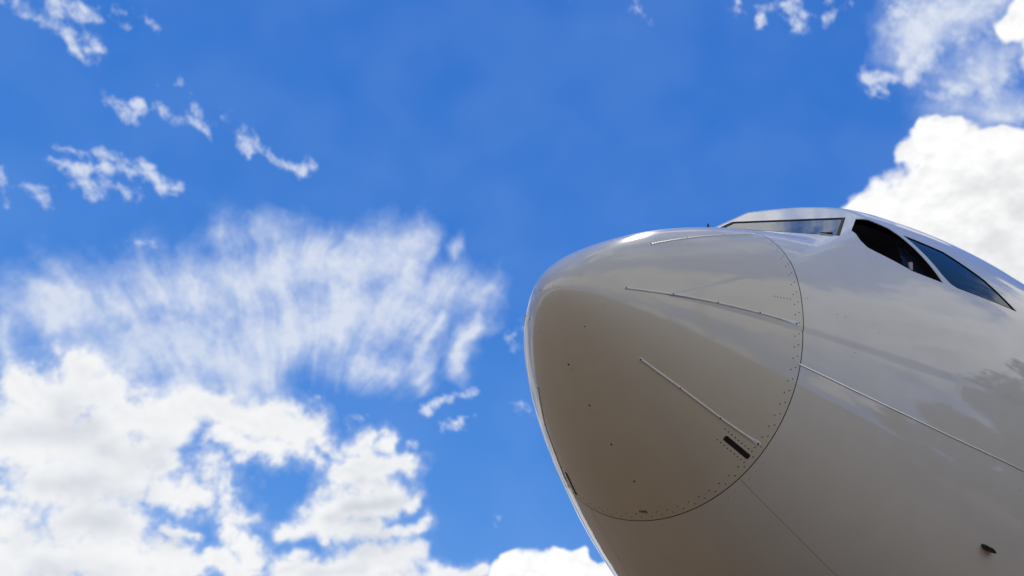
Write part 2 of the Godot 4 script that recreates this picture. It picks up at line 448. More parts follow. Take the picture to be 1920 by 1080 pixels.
	# wisps against the nose
	lay(wisp, [[42.40, 25.95, 43.68, 27.10, 0.33, 0.60], [42.94, 25.26, 43.59, 25.72, 0.22, 0.40]])
	# shreds at top right
	lay(wisp, [[56.53, 48.00, 56.96, 47.41, 0.45, 0.85], [58.67, 46.86, 59.27, 47.63, 0.45, 0.90], [59.26, 47.75, 61.46, 47.69, 0.54, 0.95], [60.61, 47.36, 61.95, 46.58, 0.54, 0.90], [61.54, 46.08, 61.96, 46.31, 0.34, 0.90], [58.25, 46.56, 58.25, 46.56, 0.30, 0.50], [63.86, 46.58, 64.49, 46.89, 0.29, 0.80], [64.49, 46.95, 65.54, 47.23, 0.24, 0.70], [63.97, 47.57, 63.97, 47.57, 0.38, 0.50], [48.34, 47.20, 48.34, 47.20, 0.52, 0.30]])
	# torn cloud at upper right
	lay(wisp, [[69.63, 46.75, 74.10, 46.52, 1.06, 0.90], [69.76, 45.72, 71.28, 45.12, 0.90, 0.85], [70.09, 44.67, 69.67, 44.12, 0.82, 0.90], [66.71, 43.12, 69.99, 43.14, 0.56, 1.00], [67.67, 42.66, 68.45, 42.75, 0.42, 0.75], [68.81, 42.27, 68.81, 42.27, 0.37, 0.70], [70.00, 43.20, 71.59, 44.21, 0.68, 0.95], [70.15, 45.54, 69.67, 44.12, 0.91, 0.85], [72.55, 46.40, 75.90, 46.03, 1.03, 0.85], [71.56, 43.92, 71.99, 44.45, 0.80, 0.85], [73.88, 44.63, 75.73, 44.78, 0.77, 0.50], [76.16, 45.28, 75.30, 44.28, 0.76, 0.50], [76.50, 42.65, 76.50, 42.65, 0.76, 0.50], [76.18, 40.38, 77.19, 40.37, 0.67, 0.60], [75.13, 43.00, 75.93, 41.00, 0.94, 0.70], [72.51, 42.04, 75.05, 42.29, 0.87, 0.70]])
	# the same kinds of cloud all round the rest of the sky
	var rng := RandomNumberGenerator.new()
	rng.seed = 2024
	for i in 60:
		var az := rng.randf_range(96.0, 328.0)
		var el := rng.randf_range(2.0, 6.0) if i % 7 == 0 else rng.randf_range(22.0, 38.0)
		var big := rng.randf_range(2.4, 5.5) * (0.6 + el / 50.0)
		var soft := rng.randf() < 0.6
		for k in 7:
			var px := az + rng.randf_range(-2.6, 2.6) * big
			if px < 94.0 or px > 334.0: continue
			px = wrapf(px, -180.0, 180.0)
			var py := maxf(1.0, el + rng.randf_range(-0.5, 1.1) * big)
			splat(fluff if soft else heap, px, py, px + big * rng.randf_range(0.0, 1.0), py + rng.randf_range(-0.2, 0.2) * big, big * rng.randf_range(0.5, 1.0), rng.randf_range(0.7, 1.0))
	for i in 22:
		var az := rng.randf_range(105.0, 296.0)
		var el := rng.randf_range(10.0, 36.0)
		var slant := rng.randf_range(-6.0, 6.0)
		var az0 := wrapf(az, -180.0, 180.0)
		splat(veil, az0, el, az0 + rng.randf_range(8.0, 22.0), el + slant, rng.randf_range(5.0, 9.0), rng.randf_range(0.5, 0.95))
	for i in 70:
		var az := rng.randf_range(0.0, 360.0)
		var el := rng.randf_range(26.0, 80.0)
		if (az < 92.0 or az > 332.0) and el < 56.0: el = rng.randf_range(57.0, 80.0)
		var az0 := wrapf(az, -180.0, 180.0)
		splat(wisp, az0, el, az0 + rng.randf_range(2.0, 9.0), el + rng.randf_range(-3.0, 1.0), rng.randf_range(0.8, 2.6), rng.randf_range(0.6, 1.0))
	# the torn cloud of the upper right goes on above the frame
	splat(fluff, 47.0, 55.0, 55.5, 56.6, 1.7, 0.8)
	splat(wisp, 56.0, 57.2, 58.0, 56.8, 1.2, 0.9)
	splat(wisp, 60.0, 55.9, 61.5, 56.4, 0.7, 0.9)
	splat(wisp, 62.5, 57.6, 65.0, 57.4, 0.8, 0.9)
	splat(veil, 40.0, 53.0, 52.0, 58.0, 3.0, 0.7)
	# the low bank goes on below and to the left of the frame
	for i in 26:
		var az := rng.randf_range(-62.0, 66.0)
		var el := rng.randf_range(1.0, 4.0)
		if az < 2.0: el = rng.randf_range(1.5, 13.0)
		splat(fluff, az, el, az + rng.randf_range(3.0, 8.0), el + rng.randf_range(-0.5, 0.5), rng.randf_range(1.4, 2.4), 0.95)
	for k in 16:
		var az := 20.0 + 3.0 * k
		splat(heap if k % 3 else fluff, az, rng.randf_range(2.0, 4.2), az + 3.0, rng.randf_range(2.0, 4.2), rng.randf_range(2.6, 3.4), 1.0)
	# broken cloud overhead
	for i in 22:
		var az := rng.randf_range(-150.0, 60.0)
		var el := rng.randf_range(63.0, 80.0)
		splat(fluff if i % 2 == 0 else wisp, az, el, az + rng.randf_range(6.0, 16.0), el + rng.randf_range(-1.5, 1.5), rng.randf_range(0.9, 2.0), 0.9)
	splat(heap, -66.0, 68.5, -55.0, 70.0, 2.2, 0.9)
	splat(heap, -58.0, 72.0, -48.0, 73.5, 1.4, 0.8)
	for i in 12:
		var az := rng.randf_range(62.0, 80.0)
		var el := rng.randf_range(55.0, 58.0)
		splat(wisp, az, el, az + rng.randf_range(2.0, 6.0), el + rng.randf_range(-2.0, 2.0), rng.randf_range(0.9, 2.6), rng.randf_range(0.7, 1.0))
	for i in 12:
		var az := wrapf(rng.randf_range(70.0, 390.0), -180.0, 180.0)
		var el := rng.randf_range(58.0, 84.0)
		splat(veil, az, el, az + rng.randf_range(10.0, 40.0), el + rng.randf_range(-4.0, 4.0), rng.randf_range(3.0, 6.0), rng.randf_range(0.4, 0.8))


func lay(field: PackedFloat32Array, list: Array) -> void:
	for c in list: splat(field, c[0], c[1], c[2], c[3], c[4], c[5])

# ---------------------------------------------------------------- the shape of the fuselage

func swell(t: float, a: float, b: float) -> float:
	var u := 1.0 - pow(1.0 - clampf(t, 0.0, 1.0), a) + 1e-9
	return sqrt(u) * pow(u + 0.012, b - 0.5)


func soft_min(a: float, b: float, k: float) -> float:
	var h := clampf(0.5 + 0.5 * (b - a) / k, 0.0, 1.0)
	return b * (1.0 - h) + a * h - k * h * (1.0 - h)


func station(x: float) -> PackedFloat64Array:
	# half breadth, keel, nose top, waist, crown top
	x = maxf(x, 1e-5)
	var w := RADIUS * swell(x / 7.0770, 1.1776, 0.5686)
	var keel := -0.4973 - (RADIUS + -0.4973) * swell(x / 5.5376, 1.8014, 0.7453)
	var nose := -0.4973 + 2.1782 * swell(x / 5.1543, 1.7964, 0.6281)
	var t := clampf(x / 6.9436, 0.0, 1.0)
	var waist := -0.4973 * (1.0 - t * t * (3.0 - 2.0 * t))
	var s := (x - 3.6) / 3.8695
	var crown := RADIUS - (RADIUS - 2.3821) * pow(maxf(1.0 - s, 0.0) + 1e-9, 2.5580)
	var tail := smooth(28.0, 52.0, x)
	if tail > 0.0:
		w *= 1.0 - 0.93 * tail
		keel = lerpf(keel, 1.6, tail)
		crown = lerpf(crown, 2.2, tail)
		waist = lerpf(waist, 1.9, tail)
		nose = minf(nose, crown)
	return PackedFloat64Array([w, keel, nose, waist, crown])


func skin(x: float, th: float) -> Vector3:
	var p := station(x)
	var c := absf(cos(th)) + 1e-9
	var s := sin(th)
	var sa := absf(s) + 1e-9
	var r := 0.0
	if s > 0.0:
		var rn := pow(pow(c / p[0], 2.6144) + pow(sa / maxf(p[2] - p[3], 1e-3), 2.6144), -1.0 / 2.6144)
		var rc := pow(pow(c / p[0], 2.1454) + pow(sa / maxf(p[4] - p[3], 1e-3), 2.1454), -1.0 / 2.1454)
		if x < 5.0:
			var num := -0.66060 * (2.1587 - x) + 0.69406 * (1.3921 - p[3])
			var den := 0.69406 * s + 0.28617 * c
			var rp := clampf(num / maxf(den, 1e-3), -50.0, 50.0)
			rc = soft_min(rc, rp, 0.03)
		r = -soft_min(-rn, -rc, 0.03)
	else:
		r = pow(pow(c / p[0], 2.0409) + pow(sa / maxf(p[3] - p[1], 1e-3), 2.0409), -1.0 / 2.0409)
	var y := p[3] + r * s
	var z := r * cos(th)
	# sheet metal is never quite true
	if x < 8.5:
		var k := (0.0009 if x > 1.5 else 0.00035) * (1.0 - smooth(5.5, 8.4, x))
		r += k * skin_noise.get_noise_3d(x, y, z)
		y = p[3] + r * s
		z = r * cos(th)
	return Vector3(x, y + AXIS, z)


func skin_up(x: float, th: float) -> Vector3:
	var e := 0.012
	var r := maxf(0.25, Vector2(skin(x, th).y - AXIS - station(x)[3], skin(x, th).z).length())
	var dx := skin(x + e, th) - skin(maxf(x - e, 0.0), th)
	var dt := skin(x, th + e / r) - skin(x, th - e / r)
	var n := dx.cross(dt).normalized()
	var out := Vector3(0, sin(th), cos(th))
	return n if n.dot(out) > 0.0 or x < 0.05 else -n


func angle_at(p: Vector3) -> float:
	return atan2(p.y - AXIS - station(p.x)[3], p.z)


func onto(p: Vector3) -> Vector3:
	return skin(p.x, angle_at(p))


func v3(x: float, y: float, z: float) -> Vector3:
	return onto(Vector3(x, y + AXIS, z))


func join_x(th: float) -> float:
	# where the radome ends
	var x := 1.4723
	for k in 3: x = 1.4723 + -0.0410 * (skin(x, th).y - AXIS)
	return x


# ---------------------------------------------------------------- materials

func make_materials() -> void:
	skin_noise.seed = 3
	skin_noise.frequency = 1.3
	skin_noise.fractal_octaves = 2
	var grime := NoiseTexture2D.new()
	var gn := FastNoiseLite.new()
	gn.seed = 8
	gn.frequency = 0.006
	gn.fractal_octaves = 5
	grime.noise = gn
	grime.width = 1024
	grime.height = 1024
	grime.seamless = true
	var ramp := Gradient.new()
	ramp.set_color(0, Color(0.872, 0.846, 0.796))
	ramp.set_color(1, Color(0.897, 0.873, 0.826))
	grime.color_ramp = ramp
	var rough := NoiseTexture2D.new()
	var rn := FastNoiseLite.new()
	rn.seed = 9
	rn.frequency = 0.012
	rn.fractal_octaves = 4
	rough.noise = rn
	rough.width = 512
	rough.height = 512
	rough.seamless = true
	var rr := Gradient.new()
	rr.set_color(0, Color(0.3, 0.3, 0.3))
	rr.set_color(1, Color(0.7, 0.7, 0.7))
	rough.color_ramp = rr
	for which in ["paint", "radome_paint"]:
		var m := StandardMaterial3D.new()
		m.albedo_texture = grime
		m.albedo_color = Color(1, 1, 1) if which == "paint" else Color(0.98, 0.965, 0.925)
		m.roughness = 0.1 if which == "paint" else 0.24
		m.roughness_texture = rough
		m.metallic_specular = 0.62
		m.uv1_triplanar = true
		m.uv1_scale = Vector3(0.45, 0.45, 0.45)
		mat[which] = m
	mat.sealant = plain(Color(0.80, 0.79, 0.76), 0.45)
	mat.strip = plain(Color(0.80, 0.79, 0.75), 0.4)
	mat.dark_seal = plain(Color(0.012, 0.012, 0.013), 0.9, 0.15)
	mat.grey_seal = plain(Color(0.03, 0.028, 0.029), 0.9, 0.15)
	mat.brown_seal = plain(Color(0.36, 0.33, 0.29), 0.5)
	mat.bead = plain(Color(0.92, 0.91, 0.89), 0.3)
	mat.bead.metallic = 0.85
	mat.screw = plain(Color(0.03, 0.027, 0.024), 0.5)
	mat.chip = plain(Color(0.05, 0.04, 0.032), 0.8)
	mat.ink = plain(Color(0.02, 0.02, 0.02), 0.6)
	mat.hole = plain(Color(0.012, 0.009, 0.008), 0.8)
	mat.cabin = plain(Color(0.34, 0.35, 0.37), 0.9, 0.3)
	mat.black_metal = plain(Color(0.014, 0.013, 0.012), 0.38)
	mat.metal = plain(Color(0.42, 0.42, 0.41), 0.35)
	mat.tyre = plain(Color(0.02, 0.02, 0.02), 0.85)
	mat.cup = plain(Color(0.42, 0.38, 0.37), 0.6)
	mat.glass = StandardMaterial3D.new()
	mat.glass.albedo_color = Color(0.10, 0.24, 0.30, 0.5)
	mat.glass.transparency = BaseMaterial3D.TRANSPARENCY_ALPHA
	mat.glass.roughness = 0.015
	mat.glass.metallic_specular = 0.4
	mat.inner_glass = mat.glass.duplicate()
	mat.inner_glass.metallic_specular = 0.16
	mat.inner_glass.albedo_color = Color(0.09, 0.10, 0.14, 0.5)
	mat.shield_glass = mat.glass.duplicate()
	mat.shield_glass.metallic_specular = 0.9
	mat.concrete = StandardMaterial3D.new()
	var cn := NoiseTexture2D.new()
	var cf := FastNoiseLite.new()
	cf.seed = 4
	cf.frequency = 0.012
	cf.fractal_octaves = 6
	cn.noise = cf
	cn.width = 1024
	cn.height = 1024
	cn.seamless = true
	var cr := Gradient.new()
	cr.set_color(0, Color(0.38, 0.30, 0.175))
	cr.set_color(1, Color(0.45, 0.36, 0.22))
	cn.color_ramp = cr
	mat.concrete.albedo_texture = cn
	mat.concrete.roughness = 0.9
	mat.concrete.uv1_triplanar = true
	mat.concrete.uv1_world_triplanar = true
	mat.concrete.uv1_scale = Vector3(0.13, 0.13, 0.13)
	mat.joint = plain(Color(0.035, 0.032, 0.03), 0.9)
	mat.grass = plain(Color(0.055, 0.075, 0.025), 0.95)
	mat.leaf = plain(Color(0.045, 0.07, 0.025), 0.8)
	mat.leaf_far = plain(Color(0.05, 0.072, 0.032), 0.85)
	mat.bark = plain(Color(0.10, 0.08, 0.06), 0.9)
	mat.pole = plain(Color(0.36, 0.35, 0.33), 0.6)
	mat.lens = plain(Color(0.55, 0.56, 0.56), 0.2)


# ---------------------------------------------------------------- ground

func build_ground() -> void:
	var g: Array = []
	quad(g, Vector3(-3000, -0.012, -3000), Vector3(3000, -0.012, -3000), Vector3(3000, -0.012, 3000), Vector3(-3000, -0.012, 3000), Vector3.UP)
	tag(put("grass_field", soup(g), mat.grass, self), "green airfield grass stretching away beyond the concrete apron", "ground", "", "structure")
	var a: Array = []
	quad(a, Vector3(-120, 0, -170), Vector3(190, 0, -170), Vector3(190, 0, 190), Vector3(-120, 0, 190), Vector3.UP)
	var apron := put("apron", soup(a), mat.concrete, self)
	tag(apron, "pale concrete apron that the airliner is parked on", "apron", "", "structure")
	var j: Array = []
	for i in 42:
		var x := -120.0 + 7.5 * i
		quad(j, Vector3(x, 0.004, -170), Vector3(x + 0.03, 0.004, -170), Vector3(x + 0.03, 0.004, 190), Vector3(x, 0.004, 190), Vector3.UP)
	for i in 49:
		var z := -170.0 + 7.5 * i
		quad(j, Vector3(-120, 0.008, z), Vector3(190, 0.008, z), Vector3(190, 0.008, z + 0.03), Vector3(-120, 0.008, z + 0.03), Vector3.UP)
	tag(put("slab_joints", soup(j), mat.joint, apron), "", "", "", "stuff")


# ---------------------------------------------------------------- airliner

func rounded(poly: Array, d: float) -> Array:
	var out: Array = []
	var n := poly.size()
	for i in n:
		var a: Vector3 = poly[(i + n - 1) % n]
		var b: Vector3 = poly[i]
		var c: Vector3 = poly[(i + 1) % n]
		var da := minf(d, a.distance_to(b) * 0.42)
		var dc := minf(d, c.distance_to(b) * 0.42)
		var p := b + (a - b).normalized() * da
		var q := b + (c - b).normalized() * dc
		for k in 5:
			var t := k / 4.0
			out.append(p.lerp(b, t).lerp(b.lerp(q, t), t))
	return out


func facing(poly: Array) -> Vector3:
	var n := Vector3.ZERO
	for i in poly.size():
		var a: Vector3 = poly[i]
		n += a.cross(poly[(i + 1) % poly.size()])
	n = n.normalized()
	return n if n.dot(Vector3(-0.3, 0.4, signf(poly[0].z + poly[1].z))) > 0.0 else -n


func centre_of(poly: Array) -> Vector3:
	var c := Vector3.ZERO
	for p in poly: c += p
	return c / poly.size()


func inset(poly: Array, d: float) -> Array:
	# the polygon with every edge moved in by d
	var up := facing(poly)
	var mid := centre_of(poly)
	var n := poly.size()
	var out: Array = []
	for i in n:
		var a: Vector3 = poly[(i + n - 1) % n]
		var b: Vector3 = poly[i]
		var c: Vector3 = poly[(i + 1) % n]
		var e0 := (b - a).normalized()
		var e1 := (c - b).normalized()
		var n0 := up.cross(e0).normalized()
		var n1 := up.cross(e1).normalized()
		if n0.dot(mid - b) < 0.0: n0 = -n0
		if n1.dot(mid - b) < 0.0: n1 = -n1
		var m := (n0 + n1).normalized()
		out.append(b + m * d / maxf(m.dot(n0), 0.35))
	return out


func cutter(poly: Array) -> Dictionary:
	# half-spaces that bound the polygon's prism
	var up := facing(poly)
	var mid := centre_of(poly)
	var planes: Array = []
	var reach := 0.0
	for i in poly.size():
		var a: Vector3 = poly[i]
		var b: Vector3 = poly[(i + 1) % poly.size()]
		reach = maxf(reach, a.distance_to(mid))
		if a.distance_to(b) < 1e-4: continue
		var n := up.cross(b - a).normalized()
		if n.dot(mid - a) > 0.0: n = -n
		planes.append([n, n.dot(a)])
	return {"planes": planes, "mid": mid, "reach": reach + 0.08, "up": up, "edge": poly}


func between(a: Array, b: Array, t: float) -> Array:
	return [a[0].lerp(b[0], t), (a[1] as Vector3).lerp(b[1], t).normalized()]


func split(tris: Array, cut: Dictionary) -> Array:
	# [inside, outside]
	var inside: Array = []
	var outside: Array = []
	for i in range(0, tris.size(), 3):
		var poly: Array = [tris[i], tris[i + 1], tris[i + 2]]
		var c: Vector3 = (poly[0][0] + poly[1][0] + poly[2][0]) / 3.0
		if c.distance_to(cut.mid) > cut.reach or (poly[0][1] as Vector3).dot(cut.up) < 0.2:
			outside.append_array(poly)
			continue
		var pieces: Array = []
		for pl in cut.planes:
			var keep: Array = []
			var off: Array = []
			for k in poly.size():
				var a: Array = poly[k]
				var b: Array = poly[(k + 1) % poly.size()]
				var da: float = pl[0].dot(a[0]) - pl[1]
				var db: float = pl[0].dot(b[0]) - pl[1]
				if da <= 0.0: keep.append(a)
				else: off.append(a)
				if (da < 0.0 and db > 0.0) or (da > 0.0 and db < 0.0):
					var m := between(a, b, da / (da - db))
					keep.append(m)
					off.append(m)
			if off.size() > 2: pieces.append(off)
			poly = keep
			if poly.size() < 3: break
		if poly.size() < 3:
			outside.append_array([tris[i], tris[i + 1], tris[i + 2]])
			continue
		for k in range(1, poly.size() - 1): inside.append_array([poly[0], poly[k], poly[k + 1]])
		for p in pieces:
			for k in range(1, p.size() - 1): outside.append_array([p[0], p[k], p[k + 1]])
	return [inside, outside]


func sunk(tris: Array, by: float) -> Array:
	var out: Array = []
	for t in tris: out.append([t[0] - t[1] * by, t[1]])
	return out


func reveal(tris: Array, edge: Array, up: Vector3, depth: float) -> void:
	# the wall of an opening, from the skin inwards
	var mid := centre_of(edge)
	var n := edge.size()
	for i in n:
		var a: Vector3 = edge[i]
		var b: Vector3 = edge[(i + 1) % n]
		var steps := maxi(1, int(a.distance_to(b) / 0.06))
		for k in steps:
			var p := onto(a.lerp(b, float(k) / steps))
			var q := onto(a.lerp(b, float(k + 1) / steps))
			if p.distance_to(q) < 1e-5: continue
			var inw := up.cross(q - p).normalized()
			if inw.dot(mid - p) < 0.0: inw = -inw
			quad(tris, p, q, q - up * depth, p - up * depth, inw)


func mirrored(poly: Array) -> Array:
	var out: Array = []
	for p in poly: out.append(Vector3(p.x, p.y, -p.z))
	return out


func strip_mesh(path: Array, wide: float, high: float, paddle: float) -> ArrayMesh:
	# a half-round rib lying on the skin along [x, angle] points, flattened into a pad at its aft end
	var tris: Array = []
	var last: Array = []
	var n := path.size()
	for i in n:
		var a: Vector2 = path[maxi(i - 1, 0)]
		var b: Vector2 = path[mini(i + 1, n - 1)]
		var along := (skin(b.x, b.y) - skin(a.x, a.y)).normalized()
		var up := skin_up(path[i].x, path[i].y)
		var side := along.cross(up).normalized()
		var t := float(i) / (n - 1)
		var w := wide
		var h := high
		if t > 0.86:
			w = lerpf(wide, paddle, smooth(0.86, 0.96, t))
			h = lerpf(high, 0.004, smooth(0.86, 0.96, t))
			if t > 0.97: w *= sqrt(maxf(0.0, 1.0 - pow((t - 0.97) / 0.031, 2.0)))
		if i == 0 or i == n - 1: h = 0.0005
		var at := skin(path[i].x, path[i].y)
		var ring: Array = []
		for k in 7:
			var f := PI * k / 6.0
			var out := side * cos(f) / maxf(w, 0.002) + up * sin(f) / maxf(h, 0.002)
			ring.append([at + side * cos(f) * w + up * (sin(f) * h - 0.0004), out.normalized()])
		if i > 0:
			for k in 6: tris.append_array([last[k], last[k + 1], ring[k + 1], last[k], ring[k + 1], ring[k]])
		last = ring
	return soup(tris)


func line_path(pts: Array, steps: int) -> Array:
	# points (plane frame) -> evenly spaced [x, angle] along the skin
	var flat: Array = []
	for p in pts:
		var q := Vector3(p[0], p[1] + AXIS, p[2])
		var th := angle_at(q)
		if flat.size(): th = flat[-1].y + wrapf(th - flat[-1].y, -PI, PI)
		flat.append(Vector2(q.x, th))
	var out: Array = []
	for k in steps + 1:
		var u := float(k) / steps * (flat.size() - 1)
		var i := mini(int(u), flat.size() - 2)
		var before: Vector2 = flat[maxi(i - 1, 0)]
		var after: Vector2 = flat[mini(i + 2, flat.size() - 1)]
		out.append((flat[i] as Vector2).cubic_interpolate(flat[i + 1], before, after, u - i))
	return out


func ribbon(path: Array, wide: float, lift: float) -> ArrayMesh:
	# a bead of sealant with a bevelled section
	var tris: Array = []
	var last: Array = []
	for i in path.size():
		var a: Vector2 = path[maxi(i - 1, 0)]
		var b: Vector2 = path[mini(i + 1, path.size() - 1)]
		var along := (skin(b.x, b.y) - skin(a.x, a.y)).normalized()
		var up := skin_up(path[i].x, path[i].y)
		var side := along.cross(up).normalized()
		var at := skin(path[i].x, path[i].y)
		var row: Array = []
		for k in 5:
			var s := (k - 2) / 2.0
			row.append([at + side * s * wide / 2.0 + up * (lift * (1.0 - s * s) - 0.0003), (up + side * s * 0.8).normalized()])
		if i > 0:
			for k in 4: tris.append_array([last[k], last[k + 1], row[k + 1], last[k], row[k + 1], row[k]])
		last = row
	return soup(tris)


func grid_mesh(rows: Array, normals: Array, cuts: Array, cand: Array) -> ArrayMesh:
	# rows of points round the body; quads near an opening go to cand instead
	var around: int = rows[0].size()
	var v := PackedVector3Array()
	var n := PackedVector3Array()
	var index := PackedInt32Array()
	for i in rows.size():
		v.append_array(PackedVector3Array(rows[i]))
		n.append_array(PackedVector3Array(normals[i]))
	for i in rows.size() - 1:
		for j in around - 1:
			var a := i * around + j
			var b := a + 1
			var c := a + around + 1
			var d := a + around
			var near := false
			for cut in cuts:
				if v[a].distance_to(cut.mid) < cut.reach + 0.05 and n[a].dot(cut.up) > 0.1:
					near = true
					break
			if near:
				cand.append_array([[v[a], n[a]], [v[b], n[b]], [v[c], n[c]], [v[a], n[a]], [v[c], n[c]], [v[d], n[d]]])
			else:
				var flat := (v[b] - v[a]).cross(v[c] - v[a])
				if flat.length() < 1e-12: flat = (v[c] - v[a]).cross(v[d] - v[a])
				if flat.dot(n[a] + n[c]) > 0.0: index.append_array([a, c, b, a, d, c])
				else: index.append_array([a, b, c, a, c, d])
	var arr := []
	arr.resize(Mesh.ARRAY_MAX)
	arr[Mesh.ARRAY_VERTEX] = v
	arr[Mesh.ARRAY_NORMAL] = n
	arr[Mesh.ARRAY_INDEX] = index
	var m := ArrayMesh.new()
	m.add_surface_from_arrays(Mesh.PRIMITIVE_TRIANGLES, arr)
	return m


func lattice(xs: Array, around: int, ghosts: bool) -> Array:
	# [rows, normals] of the skin at stations; each station is a function of the angle: [share of the radome join, offset]
	var rows: Array = []
	for st in xs:
		var row: Array = []
		for j in around + 1:
			var th := -PI / 2 + TAU * j / around
			row.append(skin(st[0] * ring_x[j] + st[1], th))
		rows.append(row)
	var normals: Array = []
	for i in rows.size():
		var line: Array = []
		var a: Array = rows[maxi(i - 1, 0)]
		var b: Array = rows[mini(i + 1, rows.size() - 1)]
		for j in around + 1:
			var th := -PI / 2 + TAU * j / around
			var dx: Vector3 = b[j] - a[j]
			var dt: Vector3 = rows[i][(j + 1) % around] - rows[i][(j + around - 1) % around]
			var n := dx.cross(dt)
			if n.length() < 1e-12: n = Vector3(-1, 0, 0)
			n = n.normalized()
			if n.dot(Vector3(-0.3, sin(th), cos(th))) < 0.0: n = -n
			line.append(n)
		normals.append(line)
	if ghosts:
		return [rows.slice(1, rows.size() - 1), normals.slice(1, rows.size() - 1)]
	return [rows, normals]


var ring_x: Array = []


func build_airliner() -> void:
	var plane := Node3D.new()
	plane.name = "airliner"
	add_child(plane)
	tag(plane, "glossy white airliner seen from under its nose, with one cockpit side window open", "airliner")
	var around := 360
	for j in around + 1: ring_x.append(join_x(-PI / 2 + TAU * j / around))

	# --- window outlines on the port side
	var shield: Array = [v3(2.395, 1.594, 0.06), v3(2.843, 1.592, 1.085), v3(2.255, 0.945, 1.295), v3(2.165, 1.372, 0.06)]
	var side_one: Array = []
	for p in [[2.806, 1.511, 1.204], [2.939, 1.559, 1.286], [3.073, 1.488, 1.433], [3.185, 0.803, 1.870], [2.827, 0.770, 1.729], [2.474, 0.843, 1.526], [2.413, 0.863, 1.484], [2.395, 0.949, 1.426], [2.439, 1.112, 1.324]]: side_one.append(v3(p[0], p[1], p[2]))
	var side_two: Array = []
	for p in [[3.160, 1.442, 1.520], [3.612, 1.446, 1.738], [3.968, 1.248, 1.993], [4.214, 0.960, 2.195], [3.360, 0.832, 1.930], [3.290, 0.849, 1.896], [3.241, 0.932, 1.844]]: side_two.append(v3(p[0], p[1], p[2]))

	# --- skin of the fuselage
	var xs: Array = []
	xs.append([1.0, -0.02])
	for k in 136:
		var x := 1.4723 + 0.0065 + k * 0.026
		var share := 1.0 - smooth(0.0, 30.0, k) if k < 30 else 0.0
		xs.append([share, (x - share * 1.4723)])
	for k in range(1, 30): xs.append([0.0, 1.4723 + 135 * 0.026 + k * 0.16])
	for k in range(1, 89): xs.append([0.0, 1.4723 + 135 * 0.026 + 29 * 0.16 + k * 0.5])
	var cuts: Array = []
	var shapes: Array = [[shield, "shield", 1], [side_one, "one", 1], [side_two, "two", 1], [mirrored(shield), "shield", -1], [mirrored(side_one), "one", -1], [mirrored(side_two), "two", -1]]
	for s in shapes:
		var c := cutter(rounded(s[0], 0.022))
		c.kind = s[1]
		c.coarse = s[0]
		c.port = s[2] > 0
		var seal := 0.034 if s[1] == "shield" else 0.016
		c.inner = cutter(rounded(inset(s[0], seal), 0.018))
		cuts.append(c)
	var lat := lattice(xs, around, false)
	lat[0].remove_at(0)
	lat[1].remove_at(0)
	var cand: Array = []
	var body_mesh := grid_mesh(lat[0], lat[1], cuts, cand)
	var fuselage := put("fuselage", body_mesh, mat.paint, plane)
	var rest := cand
	var holes: Array = []
	for c in cuts:
		var two := split(rest, c)
		rest = two[1]
		holes.append(two[0])
	put("window_surround", soup(rest), mat.paint, fuselage)

	# --- windows
	for k in cuts.size():
		var c: Dictionary = cuts[k]
		var port: bool = c.port
		var walls: Array = []
		if c.kind == "one" and port:
			reveal(walls, inset(c.edge, 0.0015), c.up, 0.008)
			var opening := put("window_opening", soup(walls), mat.sealant, plane)
			tag(opening, "open cockpit side window, dark inside")
			# the pane slid back behind the opening
			var slid: Array = []
			for t in range(0, holes[k].size(), 3):
				var m: Vector3 = (holes[k][t][0] + holes[k][t + 1][0] + holes[k][t + 2][0]) / 3.0
				if m.x > 2.79 + 0.30 * (m.y - AXIS - 0.77) / 0.7: slid.append_array(holes[k].slice(t, t + 3))
			put("sliding_window", soup(sunk(slid, 0.07)), mat.inner_glass, opening)
			continue
		var name_of := "windshield_pane" if c.kind == "shield" else "side_window"
		var parts := split(holes[k], c.inner)
		var pane := put(name_of, soup(sunk(parts[0], 0.009)), mat.shield_glass if c.kind == "shield" else mat.glass, plane)
		var seal_tris: Array = sunk(parts[1], 0.004)
		reveal(seal_tris, c.edge, c.up, 0.03)
		put("window_seal", soup(seal_tris), mat.grey_seal if c.kind == "shield" else mat.dark_seal, pane)
		if c.kind == "shield":
			# wiper parked along the lower edge
			var side := 1.0 if port else -1.0
			var wp: Array = []
			for q in [[2.262, 1.030, 1.10], [2.270, 1.008, 1.17], [2.276, 1.0, 1.215]]:
				var at := v3(q[0], q[1], q[2])
				wp.append(Vector3(at.x, at.y, at.z * side) + Vector3(-0.66, 0.69, 0.28 * side) * 0.012)
			put("wiper", soup(tube(wp, [0.004, 0.008, 0.010], 8)), mat.dark_seal, pane)
	build_cockpit(plane, cuts)

	# --- radome
	var rs: Array = []
	for k in 73:
		var t := k / 72.0
		rs.append([t * t, 0.0])
	rs.append([1.0, 0.02])
	var rl := lattice(rs, around, false)
	rl[0].remove_at(73)
	rl[1].remove_at(73)
	for j in around + 1: rl[1][0][j] = Vector3(-1, -0.12, 0).normalized()
	var none: Array = []
	var radome := put("radome", grid_mesh(rl[0], rl[1], [], none), mat.radome_paint, plane)
	# the dark joint behind its edge
	var jt: Array = []
	for j in around:
		var ta := -PI / 2 + TAU * j / around
		var tb := -PI / 2 + TAU * (j + 1) / around
		var pts: Array = []
		for q in [[ring_x[j] - 0.002, ta], [ring_x[j + 1] - 0.002, tb], [ring_x[j + 1] + 0.0085, tb], [ring_x[j] + 0.0085, ta]]:
			var s := skin(q[0], q[1])
			var out := Vector3(-0.2, sin(q[1]), cos(q[1])).normalized()
			pts.append([s - out * 0.006, out])
		jt.append_array([pts[0], pts[1], pts[2], pts[0], pts[2], pts[3]])
	put("radome_joint", soup(jt), mat.hole, plane)

